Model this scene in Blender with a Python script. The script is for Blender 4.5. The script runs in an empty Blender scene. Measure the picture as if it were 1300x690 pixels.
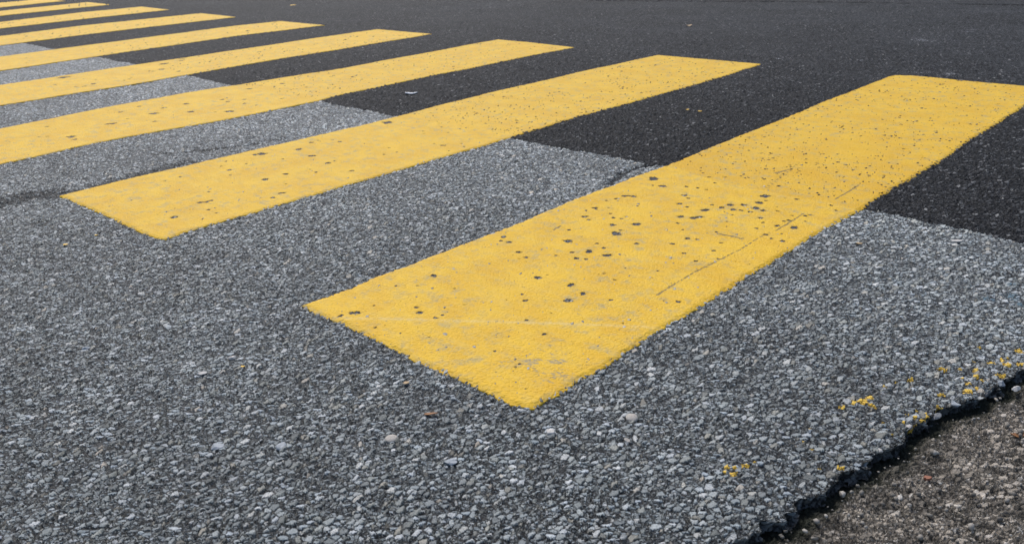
import bpy, math
import numpy as np
from mathutils import Matrix, Vector

S = bpy.context.scene
C = S.collection
# ------------------------------------------------------------------ camera
cam_d = bpy.data.cameras.new('camera'); cam = bpy.data.objects.new('camera', cam_d); C.objects.link(cam)
CAM = np.array([1.34943542, -0.83780557, 0.68828268])
Rv = Vector((0.73596195, 0.67621936, -0.03297542)); Uv = Vector((-0.23615083, 0.30205201, 0.92357857)); Fv = Vector((-0.634502, 0.67193151, -0.38198855))
cam.matrix_world = Matrix(((Rv.x, Uv.x, -Fv.x, CAM[0]), (Rv.y, Uv.y, -Fv.y, CAM[1]), (Rv.z, Uv.z, -Fv.z, CAM[2]), (0, 0, 0, 1)))
cam_d.lens = 30.17; cam_d.sensor_width = 36; cam_d.sensor_fit = 'HORIZONTAL'
cam_d.clip_start = 0.05; cam_d.clip_end = 2000
cam_d.dof.use_dof = True; cam_d.dof.focus_distance = 1.6; cam_d.dof.aperture_fstop = 11.0
S.camera = cam
# ------------------------------------------------------------------ sky and sun (overcast)
SUN_EL, SUN_AZ = 50.0, -62.0          # azimuth clockwise from +Y
w = bpy.data.worlds.new('World'); S.world = w; w.use_nodes = True
wt = w.node_tree; wt.nodes.clear()
sky = wt.nodes.new('ShaderNodeTexSky'); sky.sky_type = 'NISHITA'; sky.sun_disc = False
sky.sun_elevation = math.radians(SUN_EL); sky.sun_rotation = math.radians(SUN_AZ)
sky.dust_density = 3.0; sky.air_density = 1.0; sky.ozone_density = 1.0
bg = wt.nodes.new('ShaderNodeBackground'); bg.inputs['Strength'].default_value = 0.10
wo = wt.nodes.new('ShaderNodeOutputWorld')
wt.links.new(sky.outputs[0], bg.inputs[0]); wt.links.new(bg.outputs[0], wo.inputs[0])
sd = bpy.data.lights.new('sun', 'SUN'); sd.energy = 1.5; sd.angle = math.radians(14); sd.color = (1.0, 0.985, 0.96)
so = bpy.data.objects.new('sun', sd); C.objects.link(so)
a = math.radians(SUN_AZ); e = math.radians(SUN_EL)
so.rotation_euler = Vector((math.sin(a)*math.cos(e), math.cos(a)*math.cos(e), math.sin(e))).to_track_quat('Z', 'Y').to_euler()
so.location = (0, 0, 20)
S.render.engine = 'CYCLES'
S.cycles.max_bounces = 4; S.cycles.diffuse_bounces = 2; S.cycles.glossy_bounces = 2
vs = S.view_settings; vs.view_transform = 'Standard'; vs.look = 'None'; vs.exposure = 0.55; vs.gamma = 1.0; vs.use_curve_mapping = False

# ------------------------------------------------------------------ measured ground marks (metres)
STRIPES = {0: {'L': [(-0.0017, 0.0512), (-0.0003, 0.0696), (0.0039, 0.116), (-0.0026, 0.1768), (0.0026, 0.2418), (0.0056, 0.4058), (0.0085, 0.6337), (0.0019, 0.7432), (-0.0011, 0.8643), (0.0057, 0.9886), (0.0055, 1.1115), (0.0135, 1.2599), (0.0085, 1.4987), (0.0062, 2.1378), (-0.004, 2.3871), (-0.0011, 2.5623), (-0.0006, 2.7571), (-0.0018, 2.9283)], 'R': [(0.5921, 0.0117), (0.5993, 0.054), (0.5966, 0.0842), (0.594, 0.1202), (0.5988, 0.1578), (0.5969, 0.2104), (0.5938, 0.2675), (0.5933, 0.3126), (0.5942, 0.3695), (0.5977, 0.4121), (0.5954, 0.4511), (0.5976, 0.5184), (0.5995, 0.6027), (0.5949, 0.6557), (0.5977, 0.7447), (0.597, 0.7958), (0.5975, 0.8804), (0.5975, 1.0134), (0.6002, 1.0674), (0.5998, 1.1172), (0.6056, 1.1961), (0.6031, 1.3717), (0.6056, 1.4882), (0.613, 1.7696), (0.6034, 2.007), (0.6044, 2.1691), (0.6057, 2.4163), (0.6044, 2.665)], 'N': [(0.0051, -0.0034), (0.0599, -0.0101), (0.1112, -0.0065), (0.16, -0.0057), (0.2189, -0.0082), (0.2577, -0.0095), (0.3145, -0.0112), (0.3536, -0.0172), (0.4381, -0.0121), (0.4905, -0.0141), (0.5306, -0.0146), (0.5674, -0.0167), (0.5837, -0.01), (0.6007, -0.0018)], 'F': [(-0.0219, 2.972), (0.0031, 3.0446), (0.0581, 3.0713), (0.1576, 3.0713), (0.281, 3.0601), (0.5059, 3.0638)]}, 1: {'L': [(-1.1979, 0.0077), (-1.1972, 0.1008), (-1.2027, 0.1983), (-1.199, 0.2984), (-1.1928, 0.3917), (-1.1961, 0.467), (-1.1917, 0.6217), (-1.1865, 0.8078), (-1.1861, 0.891), (-1.187, 0.9958), (-1.1832, 1.0592), (-1.1884, 1.1578), (-1.1945, 1.3113), (-1.2123, 1.4773), (-1.2149, 1.6766), (-1.2223, 1.8423), (-1.2107, 2.1419), (-1.2195, 2.3815), (-1.2057, 2.6563), (-1.1905, 3.0207)], 'R': [(-0.5986, 0.0144), (-0.6034, 0.0351), (-0.6091, 0.0806), (-0.6079, 0.167), (-0.6062, 0.2586), (-0.608, 0.3569), (-0.6057, 0.46), (-0.6074, 0.5615), (-0.6047, 0.7344), (-0.6027, 0.9352), (-0.6028, 1.0864), (-0.6057, 1.2407), (-0.6088, 1.4071), (-0.6203, 1.6296), (-0.6041, 1.9407), (-0.5978, 2.3067), (-0.5956, 2.654), (-0.6128, 3.0239)], 'N': [(-1.1835, -0.0002), (-1.148, -0.0012), (-1.0409, -0.0007), (-0.912, 0.0002), (-0.7734, -0.0001), (-0.6796, -0.0026), (-0.6144, 0.0023), (-0.5932, 0.0117)], 'F': [(-1.186, 3.014), (-1.0448, 3.0161), (-0.6128, 3.0239)]}, 2: {'L': [(-2.3252, 0.2149), (-2.3449, 0.3971), (-2.3875, 0.6262), (-2.4058, 1.014), (-2.3739, 1.2631), (-2.3641, 1.5166), (-2.3225, 1.8328), (-2.3408, 2.1224), (-2.345, 2.5283), (-2.369, 2.7844), (-2.3641, 3.0495)], 'R': [(-1.7351, 0.0191), (-1.7388, 0.1254), (-1.7627, 0.3103), (-1.7623, 0.4512), (-1.7283, 0.7431), (-1.7109, 0.984), (-1.7148, 1.2527), (-1.7432, 1.3968), (-1.7496, 1.6676), (-1.7582, 2.0045), (-1.749, 2.2105), (-1.7621, 2.614), (-1.7496, 3.0184)], 'F': [(-2.3616, 3.0469), (-2.0449, 3.048), (-1.7496, 3.0184)]}, 3: {'L': [(-3.4397, 0.5847), (-3.4702, 1.1938), (-3.4818, 1.924), (-3.5026, 2.5117), (-3.4958, 3.032)], 'R': [(-2.85, 0.389), (-2.8466, 0.9778), (-2.9088, 1.7269), (-2.9207, 2.0981), (-2.9456, 3.0366)], 'F': [(-3.4958, 3.032), (-2.9456, 3.0366)]}, 4: {'L': [(-4.6189, 0.976), (-4.6455, 1.7247), (-4.7125, 2.6581), (-4.6618, 3.0189)], 'R': [(-3.9731, 0.7617), (-4.0493, 1.4554), (-4.1198, 2.3045), (-4.0723, 3.0071)], 'F': [(-4.6618, 3.0189), (-4.0723, 3.0071)]}, 5: {'L': [(-5.8486, 1.3841), (-5.9773, 2.0083), (-5.9265, 3.0358)], 'R': [(-5.2184, 1.1749), (-5.2899, 1.7269), (-5.3038, 3.0181)], 'F': [(-5.9265, 3.0358), (-5.3038, 3.0181)]}, 6: {'L': [(-7.0507, 1.783), (-7.2108, 2.5132), (-7.1733, 3.1071)], 'R': [(-6.4377, 1.5796), (-6.5181, 2.2297), (-6.5446, 3.0685)], 'F': [(-7.1733, 3.1071), (-6.5446, 3.0685)]}, 7: {'L': [(-8.2757, 2.1895), (-8.4082, 3.1021)], 'R': [(-7.6847, 1.9934), (-7.7803, 3.0761)], 'F': [(-8.4082, 3.1021), (-7.7803, 3.0761)]}, 8: {'L': [(-9.4708, 2.5861), (-9.484, 3.0903)], 'R': [(-8.7546, 2.3484), (-8.8816, 3.0616)], 'F': [(-9.4327, 3.0196), (-8.8816, 3.0616)]}}
CHIPS_A = [(0.3779, 1.1528, 0.0138), (0.3927, 1.0954, 0.0113), (0.4049, 1.0514, 0.0111), (0.4092, 1.0174, 0.0066), (0.3687, 1.0553, 0.009), (0.3435, 1.0364, 0.009), (0.3376, 1.0064, 0.0078), (0.3668, 1.0085, 0.0078), (0.3862, 1.0142, 0.0055), (0.3139, 0.9635, 0.01), (0.3232, 0.8972, 0.0098), (0.3301, 0.9093, 0.0099), (0.2931, 0.8864, 0.0088), (0.2097, 1.0358, 0.0071), (0.2296, 1.0233, 0.0047), (0.1726, 1.1059, 0.0054), (0.2157, 1.1798, 0.0049), (0.123, 1.2599, 0.0038), (0.2366, 0.9714, 0.0064), (0.2651, 0.9594, 0.0045), (0.3074, 1.0094, 0.0056), (0.4284, 1.0459, 0.0076), (0.3969, 1.121, 0.005), (0.4577, 1.0644, 0.0048), (0.4416, 1.0916, 0.0033), (0.4531, 1.178, 0.0056), (0.4254, 1.1688, 0.0027), (0.5658, 1.1544, 0.0047), (0.5255, 1.0703, 0.0055), (0.5305, 1.0844, 0.0048), (0.5037, 1.0052, 0.0059), (0.5098, 1.0164, 0.0053), (0.5057, 0.9643, 0.0067), (0.5422, 0.9777, 0.0099), (0.4698, 0.9663, 0.0046), (0.4491, 0.9923, 0.006), (0.5395, 0.921, 0.0036), (0.5355, 0.8787, 0.0044), (0.5626, 0.8773, 0.0075), (0.5131, 0.8962, 0.0061), (0.3996, 0.9213, 0.003), (0.4157, 0.8895, 0.0025), (0.4171, 0.843, 0.0037), (0.3862, 0.7673, 0.0061), (0.4078, 0.7733, 0.0045), (0.3465, 0.8112, 0.0029), (0.573, 0.7082, 0.0026), (0.5429, 1.0332, 0.0038), (0.4998, 1.0561, 0.0047), (0.3298, 1.447, 0.0038), (0.2404, 0.7758, 0.0104), (0.1985, 0.7391, 0.0076), (0.2408, 0.6959, 0.0116), (0.1831, 0.5874, 0.0104), (0.2451, 0.6157, 0.0057), (0.2626, 0.5643, 0.009), (0.3059, 0.5699, 0.0089), (0.14, 0.4653, 0.0071), (0.1737, 0.4524, 0.006), (0.2662, 0.5146, 0.0063), (0.2838, 0.5241, 0.005), (0.2187, 0.5024, 0.0032), (0.1695, 0.4368, 0.0024), (0.2695, 0.3817, 0.0076), (0.2754, 0.4061, 0.0026), (0.3467, 0.3932, 0.0077), (0.3925, 0.3764, 0.0068), (0.3906, 0.334, 0.0084), (0.3946, 0.3448, 0.0021), (0.4529, 0.3866, 0.0044), (0.3015, 0.2989, 0.0033), (0.2938, 0.2616, 0.0015), (0.3851, 0.2174, 0.0047), (0.4488, 0.1929, 0.0046), (0.4022, 0.2683, 0.0024), (0.5308, 0.3173, 0.0023), (0.5345, 0.4449, 0.0021), (0.4431, 0.5623, 0.003), (0.3808, 0.5339, 0.0023), (0.3636, 0.4839, 0.0034), (0.358, 0.472, 0.0019), (0.4004, 0.4699, 0.0037), (0.3148, 0.6693, 0.0057), (0.3873, 0.7666, 0.0062), (0.3463, 0.811, 0.0034), (0.4304, 0.1977, 0.002), (0.4549, 0.5247, 0.0018), (0.0619, 1.1158, 0.0151), (0.1184, 1.0713, 0.011), (0.122, 1.262, 0.0038), (0.1712, 1.107, 0.0054), (0.1086, 0.9509, 0.008), (0.0958, 0.9474, 0.0071), (0.0872, 0.938, 0.0072), (0.0855, 0.9088, 0.0062), (0.0744, 0.8802, 0.0044), (0.086, 0.8156, 0.0078), (0.0961, 0.8081, 0.0043), (0.2099, 1.035, 0.0079), (0.2303, 1.0223, 0.0044), (0.2366, 0.97, 0.0069), (0.2658, 0.9586, 0.0042), (0.2284, 1.1134, 0.0045), (0.1069, 0.7442, 0.0068), (0.1296, 0.7342, 0.005), (0.1422, 0.8037, 0.0051), (0.111, 0.837, 0.0034), (0.1869, 0.7878, 0.0046), (0.1693, 0.781, 0.005), (0.0471, 0.518, 0.008), (0.0806, 0.4998, 0.0061), (0.0614, 0.4938, 0.0042), (0.1459, 0.335, 0.0022), (0.1735, 0.2369, 0.0027), (0.1096, 0.0813, 0.0026), (0.3001, 0.3005, 0.0031), (0.0686, 0.1712, 0.0032), (0.2458, 0.1941, 0.002), (0.0912, 0.2553, 0.0079), (0.1043, 0.0341, 0.0067), (0.1115, 0.0383, 0.0067), (0.098, 0.0066, 0.0045), (0.0976, 0.0132, 0.004), (0.1102, 0.081, 0.0027), (0.2048, 0.115, 0.0059), (0.1887, 0.0208, 0.0032), (0.1959, 0.0375, 0.0015), (0.2471, 0.1348, 0.0026), (0.2955, 0.057, 0.0015), (0.1033, 0.1988, 0.0035), (0.0698, 0.1707, 0.0029), (0.1743, 0.2371, 0.0028), (0.4244, 0.0919, 0.0028), (0.4777, 0.039, 0.0015), (0.4896, 0.0838, 0.0033), (0.4909, 0.0711, 0.003), (0.4721, 0.0558, 0.0012), (0.5504, 0.0294, 0.0021)]
CHIPS_B = [(-1.1278, 0.591, 0.012), (-1.1174, 0.6083, 0.0137), (-1.0678, 0.7165, 0.0116), (-0.9614, 0.6922, 0.0112), (-1.1117, 0.7963, 0.0079), (-0.8434, 0.6728, 0.009), (-0.8493, 0.6985, 0.0047), (-1.0295, 0.4376, 0.0077), (-1.0899, 0.4453, 0.0053), (-0.8434, 0.4458, 0.0098), (-0.8436, 0.5163, 0.0087), (-0.8279, 0.5922, 0.0038), (-0.7854, 0.5841, 0.005), (-0.7545, 0.4569, 0.0048), (-0.6885, 0.3931, 0.0069), (-0.6832, 0.4026, 0.0064), (-0.6701, 0.3595, 0.0073), (-0.7954, 0.2131, 0.0073), (-0.7867, 0.2248, 0.0082), (-0.7865, 0.239, 0.0057), (-0.7336, 0.1042, 0.0087), (-0.7179, 0.1925, 0.0049), (-0.7184, 0.2123, 0.0031), (-0.7622, 0.1626, 0.0031), (-1.0424, 0.8638, 0.0085), (-1.0982, 0.8248, 0.0028), (-0.8045, 0.1426, 0.0027), (-0.6759, 0.1928, 0.0044), (-1.077, 0.0801, 0.0034), (-0.7362, 0.106, 0.0082), (-0.9453, 0.1667, 0.0019), (-0.9708, 1.4524, 0.0071), (-0.7063, 1.0325, 0.0079), (-0.7686, 0.8848, 0.0052), (-0.8348, 0.9083, 0.0045), (-1.1368, 1.1504, 0.0201), (-0.711, 0.6609, 0.0081)]
CHIPS_C = [(-1.8383, 0.9139, 0.0255), (-1.9338, 1.0376, 0.0147), (-2.0123, 1.0854, 0.0109), (-2.1422, 0.8878, 0.0181), (-2.1454, 0.7897, 0.0178), (-2.2211, 0.6405, 0.0147), (-2.0377, 0.5055, 0.0143), (-2.0273, 0.5234, 0.0166), (-2.1983, 0.3418, 0.0111), (-1.8774, 0.3161, 0.0129), (-2.0202, 0.2746, 0.0079), (-2.0395, 0.2514, 0.0079), (-1.9054, 0.1093, 0.005), (-2.0301, 1.0204, 0.015), (-1.9986, 1.1282, 0.006), (-1.8805, 0.8738, 0.0085), (-3.026, 0.7878, 0.0106), (-3.0056, 0.8168, 0.0141), (-4.152, 0.962, 0.0123)]
FLECKS = [(0.9632, 0.3276, 0.0045), (0.9675, 0.3443, 0.0043), (0.9691, 0.3247, 0.0045), (0.9806, 0.3266, 0.0039), (0.9851, 0.3228, 0.0021), (0.9563, 0.3142, 0.0036), (0.9482, 0.2925, 0.0037), (0.9484, 0.2667, 0.0017), (0.9745, 0.3906, 0.0023), (0.9807, 0.4161, 0.0016), (0.996, 0.4345, 0.0041), (0.9961, 0.4429, 0.0019), (1.0227, 0.5031, 0.0041), (1.0432, 0.5215, 0.0019), (1.0631, 0.5317, 0.0039), (1.0449, 0.6167, 0.003), (1.0584, 0.6304, 0.0014), (1.052, 0.5596, 0.0024), (1.0738, 0.5711, 0.004), (1.0849, 0.5917, 0.0041), (1.0951, 0.5795, 0.0045), (1.0926, 0.6042, 0.0032), (1.0983, 0.6438, 0.0049), (1.1102, 0.5962, 0.004), (1.0905, 0.6873, 0.002), (1.0721, 0.5058, 0.0039), (1.0789, 0.5047, 0.0031), (1.0664, 0.4797, 0.0039), (1.0803, 0.4724, 0.0038), (1.0733, 0.4547, 0.0048), (1.0554, 0.4914, 0.0024), (1.0492, 0.4972, 0.0019), (1.0706, 0.4297, 0.0015), (1.0455, 0.4184, 0.0031), (1.0506, 0.4227, 0.0018), (1.06, 0.3808, 0.0047), (1.035, 0.3506, 0.0022), (1.0278, 0.3322, 0.0017), (1.0386, 0.3303, 0.0022), (1.0323, 0.3073, 0.0017), (1.0511, 0.3314, 0.0037), (1.0544, 0.347, 0.0038), (1.0561, 0.3376, 0.0034), (1.0533, 0.3086, 0.0036), (1.008, 0.2921, 0.0017), (1.0071, 0.2703, 0.0014), (1.0309, 0.2682, 0.0014), (0.9932, 0.2644, 0.0012), (1.0093, 0.1438, 0.0027), (1.0908, 0.5345, 0.0019), (1.0994, 0.5373, 0.0047), (0.8943, 0.049, 0.0028), (0.9021, 0.0555, 0.0025), (0.9082, 0.0467, 0.002), (0.8959, 0.0393, 0.0022), (0.9047, 0.0417, 0.0022), (0.9114, 0.0684, 0.0034), (0.916, 0.0849, 0.0025), (0.9441, 0.1706, 0.0014), (0.9609, 0.1612, 0.0018), (0.937, 0.2075, 0.0014), (0.9877, 0.1261, 0.002), (1.0091, 0.144, 0.0031), (0.949, 0.2117, 0.001), (0.9487, 0.2041, 0.001), (1.0315, 0.2671, 0.0014)]
BLUE = [(1.0283, 0.8686, 0.0213), (0.998, 0.8308, 0.017), (1.0511, 0.8414, 0.0181), (1.013, 0.9279, 0.0117)]
TAR = [(0.9121, 0.4029, 0.0135), (0.8216, 0.346, 0.0063), (0.9694, 0.9336, 0.0104), (-0.7604, -0.1643, 0.001)]
SCRATCH = [[(0.51, 0.4585), (0.5077, 0.5204), (0.506, 0.5966), (0.5106, 0.6827), (0.5155, 0.7743), (0.5122, 0.8335), (0.5111, 0.8907)], [(0.5199, 0.9307), (0.5182, 1.0053), (0.515, 1.0827)], [(0.4314, 0.8364), (0.4603, 0.8388), (0.4846, 0.8379)], [(0.5283, 1.2329), (0.5295, 1.3172), (0.5266, 1.385)], [(0.3024, 1.3618), (0.3141, 1.4099)], [(0.1093, 0.6245), (0.1049, 0.6562)]]
PALE = [[(0.0958, -0.0036), (0.1645, 0.0469), (0.2626, 0.1168), (0.3589, 0.1853), (0.431, 0.2345), (0.513, 0.2919), (0.5899, 0.3413)]]
SEAM = [(0.6056, 1.1961), (0.5789, 1.1991), (0.5, 1.2037), (0.423, 1.1876), (0.361, 1.1927), (0.2665, 1.1849), (0.1564, 1.2069), (0.0111, 1.2635)]
SEAM2 = [(0.3512, 1.2117), (0.3231, 1.3866), (0.3058, 1.4965)]
RAVEL = [[(-1.2869, -0.2489), (-1.2481, -0.1426), (-1.2627, -0.0543), (-1.2021, 0.0093), (-1.2044, 0.1231), (-1.2368, 0.3096), (-1.2341, 0.4139)], [(-1.4316, 0.4064), (-1.3356, 0.5251), (-1.2653, 0.6928), (-1.2709, 0.7435), (-1.2663, 0.7885)], [(-0.0143, 1.0156), (-0.058, 1.1509), (-0.0316, 1.2328)], [(-1.2809, -0.1316), (-1.2991, -0.0626), (-1.2367, 0.0119)]]
ITEMS = {'round_pebble': (0.493, -0.1962), 'square_stone': (0.6589, -0.0374), 'beige_pebble': (0.726, 0.0687), 'small_pebble': (0.7549, 0.0162), 'leaf': (0.4889, -0.1158), 'sliver': (0.4908, -0.0865), 'tanbit': (0.3886, -0.0773), 'litter': (-1.4916, 1.5796), 'litter2': (-1.4966, 1.535), 'sliver2': (0.8581, 1.1054), 'tan2': (0.6977, 0.9698), 'fl1': (-0.7557, -0.1607), 'fl2': (-0.7636, -0.0839), 'fl3': (0.1288, -0.2178), 'leaf2': (1.161, 0.396), 'red': (1.0992, 0.2116), 'e1': (1.0712, 0.4059), 'e2': (1.1059, 0.5158), 'e3': (1.1254, 0.5209), 'e4': (1.0596, 0.3595), 'e5': (1.0406, 0.303), 'e6': (1.0322, 0.181), 'e7': (1.0695, 0.2074), 'e8': (1.1045, 0.3773), 'e9': (1.0309, 0.2182), 'e10': (1.0933, 0.4807), 'farleaf': (-1.6964, 4.1344), 'faryel': (-5.7525, 3.8659), 'y2': (-0.2966, 1.9524), 'y3': (-0.3495, 1.9507), 'bluep': (-0.1571, -0.3603), 'bigs': (0.3115, -0.3706), 'bigs2': (0.3852, -0.3093), 'gs': (0.601, -0.1816), 'stone3': (0.5895, -0.0949), 'w1': (0.084, -0.2107), 'w2': (0.0951, -0.2733), 'ws1': (0.0619, 3.1743), 'ws2': (0.1841, 3.2016), 'ws3': (-0.2569, 4.1687), 'ws4': (-0.1509, 4.6161), 'ws5': (-0.1706, 4.726)}
JOINT = [(-3.4, 5.3), (-1.844, 5.8155), (-1.2343, 5.9948), (-1.0116, 6.021), (-0.27, 6.2042), (1.2, 6.55)]

EDGE = [(0.93, -0.75), (0.955, -0.35), (0.9759, -0.0818), (0.9985, 0.0127), (1.0171, 0.1073), (1.026, 0.1481), (1.0363, 0.2154), (1.0452, 0.2779), (1.0555, 0.326), (1.0619, 0.3726), (1.0736, 0.4051), (1.0872, 0.4515), (1.1014, 0.4873), (1.107, 0.5199), (1.1259, 0.5544), (1.16, 0.75), (1.19, 1.1), (1.22, 1.8), (1.26, 3.5), (1.3, 8.0), (1.4, 60.0)]
BORDER = [(-60, 1.33), (-5.2119, 1.32), (-4.6685, 1.2983), (-4.0666, 1.3093), (-3.4971, 1.2949), (-2.8265, 1.266), (-2.4575, 1.2417), (-2.3255, 1.2465), (-1.7017, 1.2533), (-1.6084, 1.2354), (-1.4937, 1.2365), (-1.3923, 1.2406), (-1.2475, 1.2333), (-1.1926, 1.2367), (-0.5987, 1.2254), (-0.533, 1.2315), (-0.4317, 1.2256), (-0.3351, 1.2199), (-0.2467, 1.2352), (-0.1503, 1.2351), (-0.1114, 1.2296), (-0.0608, 1.2224), (-0.0212, 1.2296), (0.0158, 1.245), (0.3, 1.22), (0.6086, 1.1983), (0.6606, 1.202), (0.7159, 1.1904), (0.7755, 1.1898), (0.8368, 1.1855), (0.8669, 1.1848), (0.907, 1.1806), (0.9398, 1.1701), (0.9751, 1.1648), (1.3, 1.15), (60, 1.1)]
E_ = np.array(EDGE); B_ = np.array(BORDER)

# ------------------------------------------------------------------ numpy noise
def hash2(ix, iy, seed):
    n = (ix.astype(np.int64)*374761393 + iy.astype(np.int64)*668265263 + seed*1442695041) & 0x7fffffff
    n = ((n ^ (n >> 13))*1274126177) & 0x7fffffff
    n = (n ^ (n >> 16)) & 0xffffff
    return n/float(0xffffff)
def vnoise(x, y, seed=0):
    x = np.asarray(x, float); y = np.asarray(y, float)
    ix = np.floor(x); iy = np.floor(y); fx = x-ix; fy = y-iy
    fx = fx*fx*(3-2*fx); fy = fy*fy*(3-2*fy)
    a = hash2(ix, iy, seed); b = hash2(ix+1, iy, seed); c = hash2(ix, iy+1, seed); d = hash2(ix+1, iy+1, seed)
    return (a*(1-fx)+b*fx)*(1-fy)+(c*(1-fx)+d*fx)*fy-0.5
def fbm(x, y, seed=0, oct=4, lac=2.03, gain=0.5):
    s = 0; am = 1; n = 0
    for k in range(oct):
        s = s+am*vnoise(x*lac**k, y*lac**k, seed+k*17); n += am; am *= gain
    return s/n
def sstep(a, b, x):
    t = np.clip((x-a)/(b-a), 0, 1); return t*t*(3-2*t)
def edge_x(y): return np.interp(y, E_[:, 1], E_[:, 0])
def border_y(x): return np.interp(x, B_[:, 0], B_[:, 1])
def macro(x, y):
    """gentle unevenness of the road, metres"""
    return 0.004*fbm(x*1.3+7, y*1.3, 3, 3)+0.0015*fbm(x*6, y*6, 9, 2)
def blob_field(x, y, blobs, jit=0.55, seed=5, soft=1.0):
    """irregular blobs: positive inside, grows towards each centre"""
    f = np.full(x.shape, -1.0)
    for i, (bx, by, r) in enumerate(blobs):
        m = (np.abs(x-bx) < r*2.2) & (np.abs(y-by) < r*2.2)
        if not m.any(): continue
        dx = x[m]-bx; dy = y[m]-by
        an = np.arctan2(dy, dx); d = np.hypot(dx, dy)/r
        lob = 1+jit*(fbm(1.6*np.cos(an)+i*7.3, 1.6*np.sin(an)+i*3.1, seed+i, 3)*2)
        f[m] = np.maximum(f[m], 1-d/np.maximum(lob, .3))
    return f
def line_dist(x, y, pts):
    """distance to a polyline and position along it 0..1"""
    best = np.full(x.shape, 9.0); tt = np.zeros(x.shape)
    P = np.array(pts); L = np.r_[0, np.cumsum(np.hypot(*np.diff(P, axis=0).T))]
    for i in range(len(P)-1):
        a = P[i]; d = P[i+1]-a; l2 = d@d
        t = np.clip(((x-a[0])*d[0]+(y-a[1])*d[1])/l2, 0, 1)
        q = np.hypot(x-a[0]-t*d[0], y-a[1]-t*d[1])
        m = q < best; best[m] = q[m]; tt[m] = ((L[i]+t*math.sqrt(l2))/L[-1])[m]
    return best, tt

# ------------------------------------------------------------------ mesh helpers
def grid_faces(nr, nc):
    i = np.arange(nr*nc).reshape(nr, nc)
    return np.stack([i[:-1, :-1], i[:-1, 1:], i[1:, 1:], i[1:, :-1]], -1).reshape(-1, 4)
def np_mesh(name, V, Fc, attrs=None, mat=None, smooth=True):
    used = np.zeros(len(V), bool); used[Fc.ravel()] = True
    idx = np.cumsum(used)-1
    V = V[used]; Fc = idx[Fc]
    me = bpy.data.meshes.new(name)
    me.vertices.add(len(V)); me.vertices.foreach_set('co', V.astype(np.float32).ravel())
    k = Fc.shape[1]
    me.loops.add(Fc.size); me.loops.foreach_set('vertex_index', Fc.astype(np.int32).ravel())
    me.polygons.add(len(Fc)); me.polygons.foreach_set('loop_start', (np.arange(len(Fc))*k).astype(np.int32))
    me.polygons.foreach_set('loop_total', np.full(len(Fc), k, np.int32))
    me.update(calc_edges=True)
    if smooth: me.polygons.foreach_set('use_smooth', np.ones(len(Fc), bool))
    for an, av in (attrs or {}).items():
        av = av[used]
        if av.ndim == 2:
            at = me.attributes.new(an, 'FLOAT_VECTOR', 'POINT'); at.data.foreach_set('vector', av.astype(np.float32).ravel())
        else:
            at = me.attributes.new(an, 'FLOAT', 'POINT'); at.data.foreach_set('value', av.astype(np.float32))
    if mat: me.materials.append(mat)
    o = bpy.data.objects.new(name, me); C.objects.link(o)
    return o
def tag(o, label, cat, group=None):
    o['label'] = label; o['category'] = cat
    if group: o['group'] = group
    return o

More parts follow.
